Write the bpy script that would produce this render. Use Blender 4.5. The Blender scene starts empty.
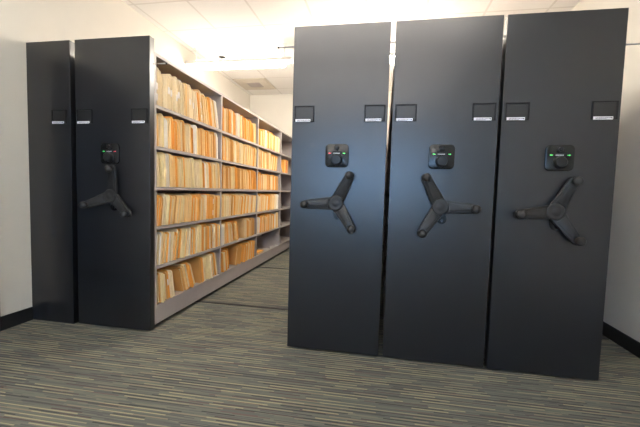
import bpy, bmesh, math, random
from mathutils import Vector, Matrix
random.seed(7)
PI = math.pi
SC = bpy.context.scene
COL = SC.collection

# ------------------------------------------------------------------ materials
def new_mat(name):
    m = bpy.data.materials.new(name); m.use_nodes = True
    nt = m.node_tree
    return m, nt, nt.nodes['Principled BSDF']

def set_in(b, **k):
    for n, v in k.items():
        b.inputs[n.replace('_', ' ')].default_value = v

def paint(name, rgb, rough=0.6, spec=0.4, noise=0.0, scale=30.0, bump=0.0, bscale=200.0, metallic=0.0, stretch=None):
    """plain procedural paint: colour with a slight noise variation and a fine bump"""
    m, nt, b = new_mat(name)
    set_in(b, Roughness=rough, Metallic=metallic)
    b.inputs['Specular IOR Level'].default_value = spec
    b.inputs['Base Color'].default_value = (*rgb, 1)
    tc = nt.nodes.new('ShaderNodeTexCoord')
    src = tc.outputs['Object']
    if stretch:
        mp = nt.nodes.new('ShaderNodeMapping'); mp.inputs['Scale'].default_value = stretch
        nt.links.new(src, mp.inputs['Vector']); src = mp.outputs['Vector']
    if noise > 0:
        n = nt.nodes.new('ShaderNodeTexNoise'); n.inputs['Scale'].default_value = scale
        n.inputs['Detail'].default_value = 3
        r = nt.nodes.new('ShaderNodeMix'); r.data_type = 'RGBA'
        r.inputs['A'].default_value = (*[c*(1-noise) for c in rgb], 1)
        r.inputs['B'].default_value = (*[min(1, c*(1+noise)) for c in rgb], 1)
        nt.links.new(src, n.inputs['Vector']); nt.links.new(n.outputs['Fac'], r.inputs['Factor'])
        nt.links.new(r.outputs['Result'], b.inputs['Base Color'])
    if bump > 0:
        n2 = nt.nodes.new('ShaderNodeTexNoise'); n2.inputs['Scale'].default_value = bscale
        bp = nt.nodes.new('ShaderNodeBump'); bp.inputs['Strength'].default_value = bump; bp.inputs['Distance'].default_value = 0.002
        nt.links.new(src, n2.inputs['Vector']); nt.links.new(n2.outputs['Fac'], bp.inputs['Height'])
        nt.links.new(bp.outputs['Normal'], b.inputs['Normal'])
    return m

def emitter(name, rgb, s):
    m, nt, b = new_mat(name)
    set_in(b, Roughness=0.4)
    b.inputs['Base Color'].default_value = (*rgb, 1)
    b.inputs['Emission Color'].default_value = (*rgb, 1)
    b.inputs['Emission Strength'].default_value = s
    return m

def carpet():
    m, nt, b = new_mat('striped_carpet')
    N, L = nt.nodes.new, nt.links.new
    set_in(b, Roughness=0.95); b.inputs['Specular IOR Level'].default_value = 0.1
    tc = N('ShaderNodeTexCoord'); sp = N('ShaderNodeSeparateXYZ')
    mp = N('ShaderNodeMapping'); mp.inputs['Rotation'].default_value = (0, 0, math.radians(-1.2)); L(tc.outputs['Object'], mp.inputs['Vector']); L(mp.outputs['Vector'], sp.inputs[0])
    def math_(op, a, bb=None):
        n = N('ShaderNodeMath'); n.operation = op
        for i, v in enumerate((a, bb)):
            if v is None: continue
            if isinstance(v, (int, float)): n.inputs[i].default_value = v
            else: L(v, n.inputs[i])
        return n.outputs[0]
    def streaks(row_w, length, seed, amp=0.012):
        # rows of yarn along X, broken into dashes of random length and colour
        wob = N('ShaderNodeTexNoise'); wob.inputs['Scale'].default_value = 2.2; L(tc.outputs['Object'], wob.inputs['Vector'])
        yy = math_('ADD', sp.outputs['Y'], math_('MULTIPLY', wob.outputs['Fac'], amp))
        row = math_('FLOOR', math_('DIVIDE', yy, row_w))
        wn = N('ShaderNodeTexWhiteNoise'); wn.noise_dimensions = '1D'; L(math_('ADD', row, seed), wn.inputs['W'])
        xx = math_('ADD', math_('DIVIDE', sp.outputs['X'], length), math_('MULTIPLY', wn.outputs['Value'], 37.0))
        cell = math_('FLOOR', xx)
        cb = N('ShaderNodeCombineXYZ'); L(cell, cb.inputs[0]); L(row, cb.inputs[1]); cb.inputs[2].default_value = seed
        w2 = N('ShaderNodeTexWhiteNoise'); w2.noise_dimensions = '3D'; L(cb.outputs[0], w2.inputs['Vector'])
        return w2.outputs['Value']
    def ramp(fac, stops):
        r = N('ShaderNodeValToRGB'); r.color_ramp.interpolation = 'CONSTANT'
        e = r.color_ramp.elements
        e[0].position, e[0].color = stops[0][0], (*stops[0][1], 1)
        e[1].position, e[1].color = stops[1][0], (*stops[1][1], 1)
        for p, c in stops[2:]:
            x = e.new(p); x.color = (*c, 1)
        L(fac, r.inputs[0]); return r.outputs[0]
    base = ramp(streaks(0.0062, 0.19, 11.0), [(0, (.138, .142, .124)), (.25, (.118, .124, .112)), (.5, (.158, .158, .134)),
                                             (.72, (.102, .106, .098)), (.88, (.180, .174, .140)), (.97, (.140, .104, .092))])
    def frac(row_w):
        return math_('FRACT', math_('DIVIDE', sp.outputs['Y'], row_w))
    def band(row_w, lo, hi):
        f = frac(row_w); return math_('MULTIPLY', math_('GREATER_THAN', f, lo), math_('LESS_THAN', f, hi))
    def layer(under, row_w, lo, hi, length, seed, keep, stops):
        v = streaks(row_w, length, seed, 0.0)
        msk = math_('MULTIPLY', band(row_w, lo, hi), math_('LESS_THAN', v, keep))
        c = ramp(math_('DIVIDE', v, keep), stops)
        m_ = N('ShaderNodeMix'); m_.data_type = 'RGBA'; L(msk, m_.inputs['Factor']); L(under, m_.inputs['A']); L(c, m_.inputs['B'])
        return m_.outputs['Result']
    c1 = layer(base, 0.0245, .58, .86, 0.17, 5.0, .48, [(0, (.058, .060, .057)), (.45, (.078, .078, .072)), (.75, (.092, .074, .070))])
    c2 = layer(c1, 0.0245, .08, .36, 0.18, 3.0, .52, [(0, (.330, .300, .190)), (.4, (.270, .250, .170)), (.7, (.240, .205, .150))])
    class mx: outputs = {'Result': c2}
    nz = N('ShaderNodeTexNoise'); nz.inputs['Scale'].default_value = 260; nz.inputs['Detail'].default_value = 2; L(tc.outputs['Object'], nz.inputs['Vector'])
    bp = N('ShaderNodeBump'); bp.inputs['Strength'].default_value = 0.5; bp.inputs['Distance'].default_value = 0.004
    L(nz.outputs['Fac'], bp.inputs['Height']); L(bp.outputs['Normal'], b.inputs['Normal'])
    L(mx.outputs['Result'], b.inputs['Base Color'])
    return m

def ceiling_mat():
    m, nt, b = new_mat('ceiling_tile')
    N, L = nt.nodes.new, nt.links.new
    set_in(b, Roughness=0.9); b.inputs['Specular IOR Level'].default_value = 0.15
    tc = N('ShaderNodeTexCoord'); sp = N('ShaderNodeSeparateXYZ'); L(tc.outputs['Object'], sp.inputs[0])
    def math_(op, a, bb=None):
        n = N('ShaderNodeMath'); n.operation = op
        for i, v in enumerate((a, bb)):
            if v is None: continue
            if isinstance(v, (int, float)): n.inputs[i].default_value = v
            else: L(v, n.inputs[i])
        return n.outputs[0]
    def bar(axis, off, pitch):
        f = math_('FRACT', math_('DIVIDE', math_('ADD', sp.outputs[axis], off), pitch))
        return math_('LESS_THAN', f, 0.022/pitch)
    g = math_('MAXIMUM', bar('X', 12.216, 0.60), bar('Y', 12.136, 0.60))
    nz = N('ShaderNodeTexNoise'); nz.inputs['Scale'].default_value = 90; nz.inputs['Detail'].default_value = 4
    L(tc.outputs['Object'], nz.inputs['Vector'])
    t = N('ShaderNodeMix'); t.data_type = 'RGBA'
    t.inputs['A'].default_value = (.76, .745, .71, 1); t.inputs['B'].default_value = (.84, .825, .79, 1); L(nz.outputs['Fac'], t.inputs['Factor'])
    mx = N('ShaderNodeMix'); mx.data_type = 'RGBA'; L(g, mx.inputs['Factor']); L(t.outputs['Result'], mx.inputs['A'])
    mx.inputs['B'].default_value = (.68, .66, .62, 1); L(mx.outputs['Result'], b.inputs['Base Color'])
    return m

M = {
 'carpet': carpet(), 'ceiling': ceiling_mat(),
 'wall': paint('cream_wall_paint', (.70, .665, .59), .75, .2, .03, 6, .12, 180),
 'base': paint('black_vinyl_base', (.012, .012, .013), .45, .4, .1, 20),
 'panel': paint('charcoal_laminate', (.0070, .0079, .0106), .30, .85, .06, 40),
 'metal': paint('taupe_shelf_enamel', (.42, .375, .36), .42, .4, .04, 12),
 'steel': paint('bright_steel_rod', (.55, .55, .56), .28, .5, .05, 60, metallic=.9),
 'rod': paint('light_grey_rod', (.46, .45, .46), .35, .5, .05, 60),
 'rubber': paint('black_rubber', (.015, .015, .016), .6, .3, .1, 40),
 'handle': paint('dark_grey_handle_plastic', (.024, .023, .0225), .45, .4, .08, 60, .05, 300),
 'plate': paint('control_plate_black', (.0060, .0068, .0085), .24, .5, .08, 60),
 'knob': paint('knob_black', (.010, .010, .0105), .4, .4, .1, 60),
 'frame': paint('label_frame_black', (.010, .010, .011), .5, .3, .1, 60),
 'recess': paint('label_sheet_charcoal', (.012, .012, .013), .34, .6, .1, 60),
 'card': paint('white_label_card', (.80, .80, .84), .6, .3, .03, 60),
 'ink': paint('printed_ink', (.03, .03, .04), .7, .2, .1, 60),
 'print': paint('white_print', (.55, .56, .58), .6, .2, .05, 60),
 'brightlens': emitter('lamp_lens_bright', (1.0, .92, .80), 50.0),
 'frontlens': emitter('front_lamp_lens_white', (1.0, .94, .88), 2.0),
 'frontup': emitter('front_lamp_uplight_white', (1.0, .94, .88), 27.0),
 'lens': emitter('lamp_lens_white', (1.0, .93, .82), 18.0),
 'uplens': emitter('lamp_uplight_white', (1.0, .93, .82), 3.0),
 'lamp_metal': paint('white_lamp_enamel', (.72, .70, .66), .4, .4, .03, 30),
 'vent': paint('vent_tan_grille', (.60, .55, .46), .6, .3, .06, 40),
 'green': emitter('green_led', (.12, 1.0, .20), .13),
 'red': emitter('red_led', (1.0, .06, .10), .14),
 'rail': paint('dark_floor_rail', (.022, .022, .022), .4, .5, .15, 40),
 'door': paint('dark_door_paint', (.016, .015, .018), .4, .4, .1, 8),
 'winframe': paint('white_window_frame', (.7, .7, .7), .4, .4, .03, 20),
 'glass': None,
 'blind': paint('pale_blind_slat', (.7, .7, .72), .5, .3, .04, 20),
}
# window pane: clear glass that lets the daylight straight in
m, nt, b = new_mat('window_glass')
set_in(b, Roughness=0.02, Alpha=0.12); b.inputs['Base Color'].default_value = (.85, .92, .95, 1); M['glass'] = m

def folder_mat(name, rgb, var=.10):
    m = paint(name, rgb, .7, .25, var, 9, .08, 90)
    return m
FM = {
 'manila':  folder_mat('manila_board', (.92, .65, .31)),
 'cream':   folder_mat('cream_board', (.95, .79, .55)),
 'orange':  folder_mat('orange_board', (.90, .44, .10)),
 'tan':     folder_mat('tan_board', (.72, .38, .12)),
 'pale':    folder_mat('pale_yellow_board', (.90, .745, .42)),
 'white':   folder_mat('white_board', (.90, .86, .80)),
 'red':     folder_mat('red_board', (.72, .13, .06)),
 'paper':   folder_mat('loose_paper', (.86, .72, .48)),
 'sticker': folder_mat('sticker_white', (.84, .80, .78)),
}

# ------------------------------------------------------------------ mesh helpers
class MB:
    """collects shapes into one mesh"""
    def __init__(self): self.bm = bmesh.new()
    def box(self, x0, x1, y0, y1, z0, z1, bevel=0.0, seg=2):
        r = bmesh.ops.create_cube(self.bm, size=1)
        vs = r['verts']
        for v in vs:
            v.co = Vector((x0+(v.co.x+.5)*(x1-x0), y0+(v.co.y+.5)*(y1-y0), z0+(v.co.z+.5)*(z1-z0)))
        if bevel > 0:
            es = list({e for v in vs for e in v.link_edges})
            bmesh.ops.bevel(self.bm, geom=es, offset=bevel, segments=seg, affect='EDGES', profile=.5)
        return self
    def prism(self, pts, axis, a, b_, bevel=0.0, seg=2):
        """polygon pts (2D) extruded along axis from a to b_"""
        def P(p, t):
            return {'x': (t, p[0], p[1]), 'y': (p[0], t, p[1]), 'z': (p[0], p[1], t)}[axis]
        A = [self.bm.verts.new(P(p, a)) for p in pts]; B = [self.bm.verts.new(P(p, b_)) for p in pts]
        n = len(pts); fs = []
        fs.append(self.bm.faces.new(A)); fs.append(self.bm.faces.new(B[::-1]))
        for i in range(n):
            fs.append(self.bm.faces.new((A[i], B[i], B[(i+1) % n], A[(i+1) % n])))
        bmesh.ops.recalc_face_normals(self.bm, faces=fs)
        if bevel > 0:
            es = [e for e in fs[0].edges] + [e for e in fs[1].edges]
            bmesh.ops.bevel(self.bm, geom=es, offset=bevel, segments=seg, affect='EDGES', profile=.5)
        return self
    def tube(self, p, q, r, n=16, r2=None, cap=True):
        p, q = Vector(p), Vector(q); d = (q-p)
        w = d.normalized(); u = w.orthogonal().normalized(); v = w.cross(u)
        r2 = r if r2 is None else r2
        A = [self.bm.verts.new(p+(u*math.cos(2*PI*i/n)+v*math.sin(2*PI*i/n))*r) for i in range(n)]
        B = [self.bm.verts.new(q+(u*math.cos(2*PI*i/n)+v*math.sin(2*PI*i/n))*r2) for i in range(n)]
        for i in range(n):
            self.bm.faces.new((A[i], A[(i+1) % n], B[(i+1) % n], B[i]))
        if cap:
            self.bm.faces.new(A[::-1]); self.bm.faces.new(B)
        return self
    def lathe(self, prof, c, axis=(0, -1, 0), n=28):
        """prof = [(radius, distance along axis)] turned about an axis through c"""
        w = Vector(axis).normalized(); u = w.orthogonal().normalized(); v = w.cross(u); c = Vector(c)
        rings = []
        for r, t in prof:
            if r < 1e-6: rings.append([self.bm.verts.new(c+w*t)])
            else: rings.append([self.bm.verts.new(c+w*t+(u*math.cos(2*PI*i/n)+v*math.sin(2*PI*i/n))*r) for i in range(n)])
        for a, b2 in zip(rings, rings[1:]):
            for i in range(n):
                j = (i+1) % n
                if len(a) == 1 and len(b2) == 1: continue
                if len(a) == 1: f = (a[0], b2[j], b2[i])
                elif len(b2) == 1: f = (a[i], a[j], b2[0])
                else: f = (a[i], a[j], b2[j], b2[i])
                self.bm.faces.new(f)
        if len(rings[0]) > 1: self.bm.faces.new(rings[0][::-1])
        return self
    def mesh(self, name, mat, smooth=False):
        bmesh.ops.recalc_face_normals(self.bm, faces=self.bm.faces[:])
        me = bpy.data.meshes.new(name); self.bm.to_mesh(me); self.bm.free()
        me.materials.append(mat)
        if smooth:
            for p in me.polygons: p.use_smooth = True
            me.set_sharp_from_angle(angle=math.radians(35))
        return me

def link(name, me, parent=None, loc=(0, 0, 0), rot=(0, 0, 0)):
    o = bpy.data.objects.new(name, me); COL.objects.link(o)
    o.location = loc; o.rotation_euler = rot
    if parent: o.parent = parent
    return o
def empty(name, loc=(0, 0, 0)):
    o = bpy.data.objects.new(name, None); COL.objects.link(o); o.location = loc; o.empty_display_size = .1
    return o
def tag(o, label, cat, group=None, kind=None):
    o['label'] = label; o['category'] = cat
    if group: o['group'] = group
    if kind: o['kind'] = kind
    return o
def struct(name, me, label, cat):
    o = link(name, me); o['kind'] = 'structure'; o['label'] = label; o['category'] = cat
    return o

# ------------------------------------------------------------------ the room
XL, XR, YB, YF, ZC = -.276, 4.22, 4.46, -5.6, 2.976
T = .12
struct('floor', MB().box(XL-T, XR+T, YF-T, YB+T, -.1, 0).mesh('floor', M['carpet']), 'grey green carpet with streaky tan and dark stripes', 'floor')
struct('ceiling', MB().box(XL-T, XR+T, YF-T, YB+T, ZC, ZC+.1).mesh('ceiling', M['ceiling']), 'white suspended tile ceiling over the whole room', 'ceiling')
struct('wall_back', MB().box(XL-T, XR+T, YB, YB+T, 0, ZC).mesh('wall_back', M['wall']), 'cream wall at the far end of the aisle', 'wall')
struct('wall_right', MB().box(XR, XR+T, YF, YB, 0, ZC).mesh('wall_right', M['wall']), 'cream wall to the right of the cabinets', 'wall')
DY0, DY1, DH = -1.24, -.30, 2.08          # doorway in the left wall
struct('wall_left', MB().box(XL-T, XL, DY1, YB, 0, ZC).box(XL-T, XL, YF, DY0, 0, ZC).box(XL-T, XL, DY0, DY1, DH, ZC).mesh('wall_left', M['wall']),
       'cream wall behind the left cabinets', 'wall')
WX0, WX1, WZ0, WZ1 = .55, 3.45, .85, 2.25   # window in the wall behind the viewer
struct('wall_front', MB().box(XL-T, WX0, YF-T, YF, 0, ZC).box(WX1, XR+T, YF-T, YF, 0, ZC)
       .box(WX0, WX1, YF-T, YF, 0, WZ0).box(WX0, WX1, YF-T, YF, WZ1, ZC).mesh('wall_front', M['wall']), 'cream wall with a wide window opposite the cabinets', 'wall')
w1 = struct('window_1', MB().box(WX0, WX1, YF-.09, YF-.03, WZ0, WZ0+.05).box(WX0, WX1, YF-.09, YF-.03, WZ1-.05, WZ1)
       .box(WX0, WX0+.05, YF-.09, YF-.03, WZ0, WZ1).box(WX1-.05, WX1, YF-.09, YF-.03, WZ0, WZ1)
       .box((WX0+WX1)/2-.025, (WX0+WX1)/2+.025, YF-.09, YF-.03, WZ0, WZ1).mesh('window_frame', M['winframe']), 'wide white framed window', 'window')
link('window_pane', MB().box(WX0+.05, WX1-.05, YF-.064, YF-.058, WZ0+.05, WZ1-.05).mesh('window_pane', M['glass']), w1)
BH, BT = .105, .012
def baseboard(name, me, label): return struct(name, me, label, 'baseboard')
baseboard('baseboard_left', MB().box(XL, XL+BT, DY1+.06, -.002, 0, BH, .003).box(XL, XL+BT, YF, DY0-.06, 0, BH, .003).mesh('baseboard_left', M['base']), 'black vinyl baseboard at the foot of the left wall')
baseboard('baseboard_right', MB().box(XR-BT, XR, YF, YB, 0, BH, .003).mesh('baseboard_right', M['base']), 'black vinyl baseboard at the foot of the right wall')
baseboard('baseboard_back', MB().box(XL+.4, XR-BT, YB-BT, YB, 0, BH, .003).mesh('baseboard_back', M['base']), 'black vinyl baseboard at the foot of the far wall')
d1 = struct('door_1', MB().box(XL-.08, XL-.04, DY0+.05, DY1-.05, .01, DH-.05, .003).mesh('door_leaf', M['door']), 'dark door in the left wall at the picture edge', 'door')
link('door_frame', MB().box(XL-.10, XL+.018, DY1-.05, DY1+.055, 0, DH+.05, .004).box(XL-.10, XL+.018, DY0-.055, DY0+.05, 0, DH+.05, .004)
     .box(XL-.10, XL+.018, DY0-.055, DY1+.055, DH-.05, DH+.055, .004).mesh('door_frame', M['door']), d1)
link('door_handle', MB().tube((XL-.05, DY0+.13, 1.0), (XL+.02, DY0+.13, 1.0), .012).tube((XL+.02, DY0+.13, 1.0), (XL+.02, DY0+.25, 1.0), .010).mesh('door_handle', M['steel'], True), d1)
# floor rails
for y, lab in ((.745, 'thin dark floor rail crossing the aisle, the one nearer the viewer'), (2.32, 'thin dark floor rail crossing the aisle, the one farther back')):
    tag(link('floor_rail', MB().box(.11, XR-.02, y-.016, y-.005, 0, .006, .001).box(.11, XR-.02, y+.005, y+.016, 0, .006, .001)
             .box(.11, XR-.02, y-.006, y+.006, 0, .0035).mesh('floor_rail', M['rail'])), lab, 'rail', 'steel rails set into the carpet')

# ------------------------------------------------------------------ shelving units
H, TP, Y0, LB, NB = 2.146, .052, .066, 1.0585, 4
SH0, PITCH, NS = .180, .301, 6
SHT = .024
W2, W1 = .619, .384
CACHE = {}
def cached(key, fn):
    if key not in CACHE: CACHE[key] = fn()
    return CACHE[key]
def rounded(x0, x1, z0, z1, r, n=6):
    pts = []
    for cx, cz, a0 in ((x1-r, z1-r, 0), (x0+r, z1-r, 90), (x0+r, z0+r, 180), (x1-r, z0+r, 270)):
        for i in range(n+1):
            a = math.radians(a0+90*i/n); pts.append((cx+r*math.cos(a), cz+r*math.sin(a)))
    return pts
def arm_mesh():
    # one tapering arm along +X from the hub, dished front with raised rim, rounded end
    pts = [(.030, -.042), (.030, .042)]
    R = .0275; L_ = .197
    for i in range(11):
        a = math.radians(86-172*i/10); pts.append((L_+R*math.cos(a), R*math.sin(a)))
    mb = MB().prism(pts, 'y', -.060, -.036, .006, 3)
    inner = [(.052, -.026), (.052, .026)] + [(L_-.034+.016*math.cos(math.radians(86-172*i/8)), .016*math.sin(math.radians(86-172*i/8))) for i in range(9)]
    mb.prism(inner, 'y', -.0635, -.055, .003, 2)
    for v_ in mb.bm.verts: v_.co.y += .030-.025*v_.co.x/L_      # the arms rake forward to the grips
    return mb.mesh('arm', M['handle'], True)
def knob_mesh():
    prof = [(.014, .036), (.019, .060), (.022, .066), (.0255, .074), (.0262, .086), (.024, .095), (.018, .102), (.009, .1055), (0, .1065)]
    return MB().lathe(prof, (.197, 0, 0)).mesh('grip_knob', M['handle'], True)
def hub_mesh():
    prof = [(.020, -.002), (.020, .030), (.046, .030), (.0495, .036), (.0495, .060), (.046, .067), (.039, .070), (.036, .0685), (.020, .0685), (.017, .071), (0, .0725)]
    prof = [(r, t*.62) for r, t in prof]
    return MB().lathe(prof, (0, 0, 0), n=36).mesh('hub', M['handle'], True)
def tab_mesh():
    mb = MB(); bm = mb.bm
    n = 24
    out = [(.029*math.cos(2*PI*i/n), -.080+.030*math.sin(2*PI*i/n)) for i in range(n)]
    for i, (x, z) in enumerate(out):                              # stretch upward to the hub
        if z > -.080: out[i] = (x, z+.04)
    inn = [(.009*math.cos(2*PI*i/n), -.088+.009*math.sin(2*PI*i/n)) for i in range(n)]
    rings = []
    for y in (-.014, -.006):
        rings.append([bm.verts.new((x, y, z)) for x, z in out]); rings.append([bm.verts.new((x, y, z)) for x, z in inn])
    of, inf, ob, ib = rings
    for i in range(n):
        j = (i+1) % n
        bm.faces.new((of[i], of[j], inf[j], inf[i])); bm.faces.new((ob[j], ob[i], ib[i], ib[j]))
        bm.faces.new((of[j], of[i], ob[i], ob[j])); bm.faces.new((inf[i], inf[j], ib[j], ib[i]))
    return mb.mesh('lock_tab', M['plate'])
def arrow_mesh(mat):
    return MB().prism([(-.009, -.002), (.001, -.002), (.001, -.0048), (.009, 0), (.001, .0048), (.001, .002), (-.009, .002)], 'y', -.0150, -.012).mesh('arrow_light', M[mat])
def label_holder(unit, xc, zc):
    f = cached('lf', lambda: MB().box(-.066, -.057, -.008, .002, -.051, .053, .002).box(.057, .066, -.008, .002, -.051, .053, .002)
               .box(-.066, .066, -.008, .002, .045, .053, .002).box(-.066, .066, -.008, .002, -.051, -.046, .002).mesh('label_holder', M['frame']))
    o = link('label_holder', f, unit, (xc, 0, zc))
    link('insert_sheet', cached('li', lambda: MB().box(-.0575, .0575, -.003, .001, -.0465, .0445).mesh('insert_sheet', M['recess'])), o)
    link('card', cached('lc', lambda: MB().box(-.0575, .042, -.0092, -.0025, -.0510, -.0345).mesh('card', M['card'])), o)
    def marks():
        mb = MB(); rnd = random.Random(3); x = -.046
        while x < .026:                                            # a line of small print
            w = rnd.uniform(.003, .010); mb.box(x, x+w, -.0098, -.009, -.0435, -.0410); x += w+.0022
        x = -.046
        while x < .004:
            w = rnd.uniform(.003, .008); mb.box(x, x+w, -.0098, -.009, -.0485, -.0465); x += w+.002
        mb.prism([(.029, -.040), (.038, -.040), (.038, -.048)], 'y', -.0098, -.009)
        return mb.mesh('card_print', M['ink'])
    link('card_print', cached('lp', marks), o)

def build_unit(x0, w, label, single=False, handle=None, leds=None, rods='LR', ctl_x=.307, holders='LR', shift=(0, 0)):
    u = empty('mobile_shelving_unit' if not single else 'fixed_shelving_unit', (x0, 0, 0))
    tag(u, label, 'shelving unit', 'charcoal end panelled file shelving units')
    k = 's' if single else 'd'
    zb = 0.0 if single else .013
    link('end_panel', cached('ep'+k, lambda: MB().box(0, w, 0, TP, zb, H, .0015, 2).mesh('end_panel', M['panel'])), u)
    yend = Y0+LB*NB
    xa = 0 if not single else 0
    link('carriage', cached('ca'+k, lambda: MB().box(.006, w-.006, TP, yend+.015, .0 if single else .034, SH0-SHT+.006, .003).mesh('carriage', M['metal'])), u)
    if not single:
        for i, yy in enumerate((.745, 2.32)):
            for xx in (.10, w-.10):
                link('wheel', cached('wh', lambda: MB().lathe([(.012, -.010), (.034, -.010), (.034, .010), (.012, .010)], (0, 0, 0), (0, 1, 0)).mesh('wheel', M['steel'], True)),
                     u, (xx, yy, .0385))
    up = cached('up'+k, lambda: MB().box(.004, w-.004, -.010, .010, SH0-SHT+.006, 2.031, .002)
                .box(w-.016, w-.002, -.0125, .0125, SH0-SHT+.006, 2.031, .002).box(.002, .016, -.0125, .0125, SH0-SHT+.006, 2.031, .002).mesh('upright_panel', M['metal']))
    for b in range(NB+1): link('upright_panel', up, u, (0, Y0+LB*b, 0))
    sm = cached('sh'+k, lambda: MB().box(.003, w-.003, .013, LB-.013, -.004, 0).box(.003, .012, .013, LB-.013, -SHT, 0, .002).box(w-.012, w-.003, .013, LB-.013, -SHT, 0, .002).mesh('shelf', M['metal']))
    for b in range(NB):
        for s in range(NS): link('shelf', sm, u, (0, Y0+LB*b, SH0+PITCH*s))
    if single: link('back_panel', MB().box(.0, .004, TP, yend, SH0, 2.031).mesh('back_panel', M['metal']), u)
    else: link('center_panel', cached('cp', lambda: MB().box(w/2-.003, w/2+.003, TP, yend, SH0-.02, 2.031).mesh('center_panel', M['metal'])), u)
    link('canopy', cached('cn'+k, lambda: MB().box(.002, w-.002, TP, yend+.015, 2.031, 2.056, .002).mesh('canopy', M['metal'])), u)
    for side in rods:
        z = 2.066 if side == 'L' else 1.990
        x_in, x_out = (.10, -.135) if side == 'L' else (w-.08, w+(.050 if label.startswith('second') else .16))
        r = link('bumper_rod', MB().tube((x_in, .112, z), (x_out, .112, z), .0046, 10).mesh('bumper_rod', M['rod'], True), u)
        link('rod_tip', MB().tube((x_out, .112, z), (x_out+(.012 if side == 'R' else -.012), .112, z), .0062, 12).mesh('rod_tip', M['rubber'], True), r)
        link('rod_clamp', MB().box(x_in-.015, x_in+.015, .10, .124, (2.056 if side == 'L' else z-.012), (z+.010 if side == 'L' else 2.031), .002).mesh('rod_clamp', M['rubber']), r)
    if 'L' in holders: label_holder(u, .081, 1.586)
    if 'R' in holders: label_holder(u, w-.081 if not single else .288, 1.586)
    if handle is not None:
        cx = ctl_x
        cp = link('control_panel', cached('ct', lambda: MB().prism(rounded(-.076, .076, -.075, .075, .026), 'y', -.012, .001, .003, 2).mesh('control_panel', M['plate'], True)), u, (cx, 0, 1.316))
        link('dial', cached('di', lambda: MB().lathe([(.037, .010), (.037, .014), (.034, .016), (.032, .038), (.028, .042), (0, .043)], (0, 0, -.027)).mesh('dial', M['knob'], True)), cp)
        link('push_button', cached('pb', lambda: MB().lathe([(.017, .010), (.017, .014), (.013, .015), (.0125, .026), (.010, .029), (0, .030)], (0, 0, .049)).mesh('push_button', M['knob'], True)), cp)
        def disp():
            mb = MB(); rnd = random.Random(5)
            x = -.024
            while x < .020:
                ww = rnd.uniform(.003, .006); mb.box(x, x+ww, -.0138, -.012, .0125, .0185); x += ww+.002
            return mb.mesh('printed_caption', M['print'])
        link('display_window', cached('dw', lambda: MB().prism(rounded(-.032, .032, .005, .029, .005), 'y', -.0130, -.011, .001, 1).mesh('display_window', M['frame'])), cp)
        link('printed_caption', cached('dp', disp), cp)
        for sx, colr in ((-1, leds[0]), (1, leds[1])):
            l = link('arrow_light', cached('ar'+colr, lambda: arrow_mesh(colr)), cp, (sx*.047, 0, .0155), (0, 0 if sx > 0 else PI, 0))
            l['label'] = colr + ' arrow light'
        h = empty('crank_handle', (cx+.004+shift[0], 0, 1.010+shift[1])); h.parent = u
        link('hub', cached('hub', hub_mesh), h)
        for k_ in range(3):
            a = handle+120*k_
            link('arm', cached('arm', arm_mesh), h, (0, 0, 0), (0, -math.radians(a), 0))
            link('grip_knob', cached('knb', knob_mesh), h, (0, 0, 0), (0, -math.radians(a), 0))
        link('lock_tab', cached('tab', tab_mesh), h, (0, 0, 0), (0, math.radians(-10), 0))
    return u

build_unit(-.276, W1, 'narrow charcoal end panel without a handle, against the left wall', True, rods='', holders='R')
build_unit(.1525, W2, 'second charcoal shelving unit from the left, file shelves open beside it', False, 81, ('green', 'red'), 'R', .297, shift=(.018, -.004))
build_unit(1.8235, W2, 'charcoal shelving unit with handle right of the aisle, red and green lights', False, 64, ('red', 'green'), 'LR', .306)
build_unit(2.472, W2, 'middle of the three charcoal units standing together right of the aisle', False, -2, ('green', 'green'), 'LR', .306)
build_unit(3.112, W2, 'rightmost charcoal shelving unit, beside the right wall', False, 66, ('green', 'green'), 'LR', .322, shift=(-.016, -.008))

# ------------------------------------------------------------------ the files
XFACE = .767
WORDS = ['zero', 'first', 'second', 'third', 'fourth', 'fifth', 'sixth', 'seventh', 'eighth', 'ninth', 'tenth', 'eleventh', 'twelfth', 'thirteenth', 'fourteenth',
         'fifteenth', 'sixteenth', 'seventeenth', 'eighteenth', 'nineteenth', 'twentieth', 'twenty-first', 'twenty-second', 'twenty-third', 'twenty-fourth',
         'twenty-fifth', 'twenty-sixth', 'twenty-seventh', 'twenty-eighth', 'twenty-ninth', 'thirtieth', 'thirty-first', 'thirty-second', 'thirty-third', 'thirty-fourth']
ROWN = ['bottom shelf', 'fifth shelf down', 'fourth shelf down', 'third shelf down', 'second shelf down', 'top shelf']
BAYN = ['nearest bay', 'second bay', 'third bay', 'farthest bay']
CN = {'manila': 'manila', 'cream': 'cream', 'orange': 'orange', 'tan': 'brown orange', 'pale': 'pale yellow', 'white': 'white', 'red': 'red'}
D = .275
def leaf_pts(x_front, h, r=.020):
    pts = [(-D, 0), (x_front, 0)]
    for i in range(5):
        a = math.radians(90*i/4); pts.append((x_front-r+r*math.cos(a), h-r+r*math.sin(a)))
    pts.append((-D, h)); return pts
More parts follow.
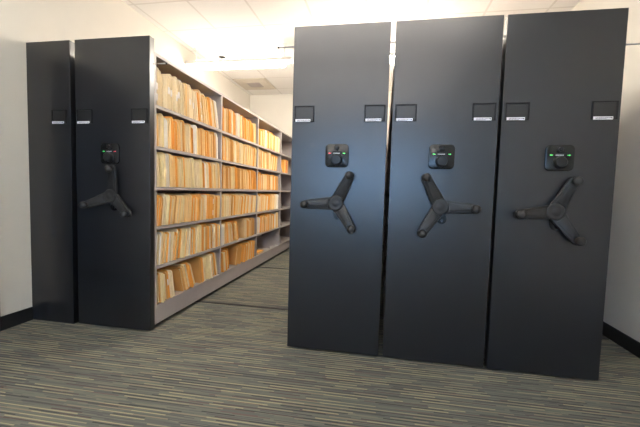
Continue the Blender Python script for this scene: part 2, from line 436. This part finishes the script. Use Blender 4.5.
def folder_meshes(t, h, var, colr):
    tl = min(.0052, t*.22)
    def cov():
        mb = MB()
        if var == 0: fr, bk, hf, hb = -.010, 0, h-.012, h
        elif var == 1: fr, bk, hf, hb = 0, -.007, h, h-.008
        else: fr, bk, hf, hb = -.004, -.002, h-.004, h
        mb.prism(leaf_pts(fr, hf), 'y', 0, tl); mb.prism(leaf_pts(bk, hb), 'y', t-tl, t)
        mb.box(-D, min(fr, bk)-.002, tl, t-tl, 0, .003)           # folded bottom edge
        return mb.mesh('cover', FM[colr])
    def pap():
        mb = MB(); n = max(1, int((t-2*tl)/.007)); s = (t-2*tl)/n
        for i in range(n):
            d = .013+.006*((i*7+var*3) % 3); hh = h-.018-.006*((i*5+var) % 3)
            mb.box(-D+.004, -d, tl+s*i, tl+s*(i+1)-.0006, .003, hh)
        return mb.mesh('papers', FM['paper'])
    return cached(('fc', t, h, var, colr), cov), cached(('fp', t, h, var), pap)
def sticker_mesh(t):
    return cached(('st', t), lambda: MB().box(-.001, .0012, t*.22, t*.78, .0, .05).mesh('sticker', FM['sticker']))

folder_count = 0
def pick(mix):
    r = random.random()*sum(m for _, m in mix)
    for c, m_ in mix:
        r -= m_
        if r <= 0: return c
    return mix[-1][0]
MIX_A = [('cream', 5), ('manila', 2.2), ('orange', 1.0), ('white', .25)]
MIX_B = [('manila', 3.0), ('orange', 3.0), ('cream', 1.6), ('pale', 1.8), ('tan', .9), ('white', .45)]
MIX_C = [('orange', 4), ('tan', 1.6), ('manila', 2), ('pale', 1), ('white', .3)]
TS = {0: [.024, .028, .034, .040, .050], 1: [.040, .048, .056, .066], 2: [.052, .062, .072, .086]}
def row(bay, r, segs, mix, hs=(.236, .246, .256, .266, .276), start=.020):
    """segs = list of (gap before, until distance along the bay, first lean, last lean) in metres and degrees; + leans towards the far end"""
    global folder_count
    z = SH0+PITCH*r+.0004
    yA = Y0+LB*bay
    edge = start; ang_prev = 0.0; n = 0; hprev = .25
    for si, (gap, until, a0, a1) in enumerate(segs):
        edge += gap; s0 = edge; fresh = gap > .02
        if fresh: edge += max(0, .25*(math.tan(math.radians(ang_prev))-math.tan(math.radians(a0))))-gap*.0
        while True:
            t = random.choice(TS[bay]); h = random.choice(hs)
            f = min(1, max(0, (edge-s0)/max(.05, until-s0)))
            a = a0+(a1-a0)*f+random.uniform(-.35, .35)
            ta, tp = math.tan(math.radians(a)), math.tan(math.radians(ang_prev))
            yl = edge+max(0, (max(h, hprev))*(tp-ta))*(0 if n == 0 or fresh else 1)+.0012
            wid = t/math.cos(math.radians(a))
            if n == 0 and ta < 0: yl = max(yl, .018+h*abs(math.sin(math.radians(a))))
            if yl+wid+max(0, h*ta) > min(until+max(0, h*ta)*0+.0, LB-.016): break
            fresh = False
            piv = yl if a <= 0 else yl+wid
            colr = pick(mix); var = random.randrange(3)
            cm, pm = folder_meshes(t, h, var, colr)
            dx = random.choice((-.010, -.004, 0, .004, .009, .015))
            # a negative lean pivots on the near bottom edge, a positive one on the far bottom edge
            ra = -math.radians(a)
            off = Vector((0, 0, 0)) if a <= 0 else Matrix.Rotation(ra, 3, 'X') @ Vector((0, -t, 0))
            o = link('file_folder', cm, None, (XFACE-.004+dx, yA+piv+off.y, z+off.z), (ra, 0, 0))
            n += 1; folder_count += 1
            link('papers', pm, o)
            if (bay == 0 and r == 5 and n < 15 and random.random() < .5) or (bay == 0 and random.random() < .04):
                for zz in ((.03, .13) if random.random() < .4 else (.10,)):
                    st = link('label_sticker', sticker_mesh(t), o, (0, 0, zz+random.uniform(-.015, .03)))
            tag(o, '%s file folder, %s from the near upright, %s, %s' % (CN[colr], WORDS[n], ROWN[r], BAYN[bay]), 'folder', 'file folders on the open shelves')
            edge = yl+wid; ang_prev = a; hprev = h
    return n

F = LB-.016
# nearest bay, from the top shelf down
row(0, 5, [(0, .48, 0, -2), (0, F-.02, -5, -17)], MIX_A, (.254, .264, .274, .286))
row(0, 4, [(0, F, -2, -4)], MIX_B, (.232, .240, .250, .258))
row(0, 3, [(0, F, -3, -6)], MIX_B, (.240, .250, .258, .266))
row(0, 2, [(0, .42, 6, 12), (0, F, 4, 2)], MIX_B, (.220, .232, .240, .248))
row(0, 1, [(0, .5, 5, 9), (0, F, 2, -4)], MIX_C + [('cream', 2), ('white', .4)], (.232, .244, .252, .260))
row(0, 0, [(0, .27, -3, -14), (.12, .62, -16, -24), (.08, F, -8, -14)], MIX_C + [('cream', 1)], (.228, .240, .252))
# second bay
row(1, 5, [(0, F-.02, -1, -8)], MIX_B, (.242, .254, .264, .275))
row(1, 4, [(0, .60, -2, -4), (0, F, 2, 6)], MIX_B, (.232, .245, .255))
row(1, 3, [(0, F-.02, -2, -10)], MIX_C + [('pale', 1)], (.236, .246, .258))
row(1, 2, [(0, .40, 0, 5), (.04, F, 11, 7)], MIX_B, (.222, .232, .244))
row(1, 1, [(0, .56, -3, -20), (.14, F, -1, -1)], MIX_C + [('pale', 1.5)], (.214, .226, .238))
row(1, 0, [(0, .26, -4, -15), (.18, F, 14, 5)], MIX_C + [('cream', 1)], (.210, .226, .240))
# third bay
row(2, 5, [(0, F-.05, 0, 2)], MIX_B, (.226, .240, .256))
row(2, 4, [(0, .55, -3, -6), (.09, F-.08, 6, 14)], MIX_B, (.230, .240, .252))
row(2, 3, [(0, F-.05, -2, -5)], MIX_C + [('pale', 1)], (.220, .230, .242))
row(2, 2, [(0, F, 8, 2)], MIX_B, (.226, .236, .248))
row(2, 1, [(0, F, 4, -3)], MIX_C, (.226, .238, .250))
# two lone folders: one lying flat in the third bay, one red leaning in the farthest bay
cm, pm = folder_meshes(.030, .236, 0, 'orange')
o = link('file_folder', cm, None, (XFACE-.01, Y0+LB*2+.34, SH0+.0004), (PI/2, 0, 0)); link('papers', pm, o)
tag(o, 'orange file folder lying flat on the otherwise empty bottom shelf, third bay', 'folder', 'file folders on the open shelves')
for i, (c, t, yy) in enumerate((('orange', .05, .30), ('red', .06, .36), ('tan', .06, .43))):
    cm, pm = folder_meshes(t, .236, i % 3, c)
    o = link('file_folder', cm, None, (XFACE-.012, Y0+LB*3+yy, SH0+PITCH*4+.0004), (0, 0, 0)); link('papers', pm, o)
    tag(o, '%s file folder standing among empty shelves, second shelf down, farthest bay' % CN[c], 'folder', 'file folders on the open shelves')

# shelf dividers: bent steel plates with a sloping front edge
def divider_mesh():
    pts = [(-.20, 0), (0, 0), (-.045, .165), (-.060, .175), (-.185, .175), (-.20, .160)]
    mb = MB().prism(pts, 'y', -.0012, .0012)
    mb.box(-.20, -.004, 0, .10, 0, .002)
    return mb.mesh('shelf_divider', M['metal'])
dm = divider_mesh()
ORD = ['left', 'right']
def divider(bay, r, y, label):
    tag(link('shelf_divider', dm, None, (XFACE-.020, Y0+LB*bay+y, SH0+PITCH*r+.0004)), label, 'divider', 'grey shelf dividers')
divider(2, 0, .66, 'grey metal divider, nearer one on the empty bottom shelf, third bay')
divider(2, 0, .90, 'grey metal divider, farther one on the empty bottom shelf, third bay')
for r in range(6):
    divider(3, r, .22 if r != 4 else .18, 'grey metal divider on the %s, farthest bay' % ROWN[r])

# ------------------------------------------------------------------ ceiling fittings
def pendant(x0, x1, y, z, label, lens='lens', upl='uplens'):
    p = empty('pendant_light', (x0, y, z)); tag(p, label, 'ceiling light', 'linear pendant lights')
    L_ = x1-x0
    link('housing', MB().prism([(-.075, .0), (.075, .0), (.055, .045), (-.055, .045)], 'x', -.13, L_+.11, .006).mesh('housing', M['lamp_metal'], True), p)
    link('lens', MB().prism([(-.072, -.004), (-.062, -.040), (-.03, -.056), (.03, -.056), (.062, -.040), (.072, -.004)], 'x', 0, L_).mesh('lens', M[lens], True), p)
    link('uplight_lens', MB().box(.02, L_-.02, -.05, .05, .046, .052).mesh('uplight_lens', M[upl]), p)
    for xx in (-.0, L_):
        c = link('hanger_rod', MB().tube((xx, 0, .045), (xx, 0, ZC-z-.012), .006, 10).mesh('hanger_rod', M['lamp_metal'], True), p)
        link('ceiling_cup', MB().lathe([(.012, 0), (.030, .012), (.036, .022)], (xx, 0, ZC-z-.022), (0, 0, 1)).mesh('ceiling_cup', M['lamp_metal'], True), c)
    return p
YP = 2.2; ZP = 2.75
pendant(-.14, 1.10, YP, ZP, 'white glowing pendant light hanging over the open aisle')
pendant(1.42, 2.9, YP, ZP, 'white glowing pendant light over the three right hand units', 'brightlens')
pendant(.3, 3.4, -1.5, ZP, 'white glowing pendant light in front of the cabinets, nearer them', 'frontlens', 'frontup')
pendant(.3, 3.4, -3.7, ZP, 'white glowing pendant light in front of the cabinets, nearer the window', 'frontlens', 'frontup')
v = empty('ceiling_vent', (.095, 3.78, ZC)); tag(v, 'square tan ceiling vent beyond the hanging light', 'vent')
link('vent_frame', MB().box(-.30, .30, -.30, -.265, -.012, 0, .002).box(-.30, .30, .265, .30, -.012, 0, .002).box(-.30, -.265, -.30, .30, -.012, 0, .002).box(.265, .30, -.30, .30, -.012, 0, .002).mesh('vent_frame', M['vent']), v)
mb = MB()
for i in range(14):
    y = -.25+i*.0385; mb.prism([(y-.012, -.001), (y-.010, -.001), (y+.010, -.013), (y+.008, -.013)], 'x', -.265, .265)
link('vent_grille', mb.mesh('vent_grille', M['vent']), v)
link('vent_plate', MB().box(-.12, .12, -.12, .12, -.020, -.014, .002).mesh('vent_plate', M['metal']), v)
s = empty('sprinkler_head', (.073, 2.521, ZC)); tag(s, 'small dark sprinkler head on the ceiling above the aisle', 'sprinkler')
link('escutcheon', MB().lathe([(.045, 0), (.040, .010), (.016, .014)], (0, 0, 0), (0, 0, -1)).mesh('escutcheon', M['rail'], True), s)
link('deflector', MB().tube((0, 0, -.010), (0, 0, -.05), .010, 12).lathe([(.026, .050), (.026, .054), (0, .054)], (0, 0, 0), (0, 0, -1)).mesh('deflector', M['rail'], True), s)

# ------------------------------------------------------------------ daylight through the window
w = bpy.data.worlds.new('sky'); SC.world = w; w.use_nodes = True
nt = w.node_tree; bg = nt.nodes['Background']
bg.inputs['Color'].default_value = (.36, .62, 1.0, 1); bg.inputs['Strength'].default_value = 4.2

# ------------------------------------------------------------------ camera
cam = bpy.data.cameras.new('camera'); co = bpy.data.objects.new('camera', cam); COL.objects.link(co)
cam.sensor_width = 36; cam.sensor_fit = 'HORIZONTAL'; cam.lens = 346.25/640*36; cam.clip_start = .05
yaw, pit, rol = -.178643, .062871, .028620
f = Vector((math.sin(yaw)*math.cos(pit), math.cos(yaw)*math.cos(pit), -math.sin(pit)))
ri = Vector((math.cos(yaw), -math.sin(yaw), 0)); up = ri.cross(f)
r2 = ri*math.cos(rol)+up*math.sin(rol); u2 = -ri*math.sin(rol)+up*math.cos(rol)
mat = Matrix((r2, u2, -f)).transposed().to_4x4(); mat.translation = Vector((2.43435, -2.25275, 1.08056))
co.matrix_world = mat
SC.camera = co
vs = SC.view_settings
SC.display_settings.display_device = 'sRGB'
vs.view_transform = 'Standard'; vs.look = 'None'; vs.gamma = 1; vs.use_curve_mapping = False
vs.exposure = 1.35
SC.cycles.use_denoising = True
SC.cycles.max_bounces = 10; SC.cycles.diffuse_bounces = 6
print('folders', folder_count)
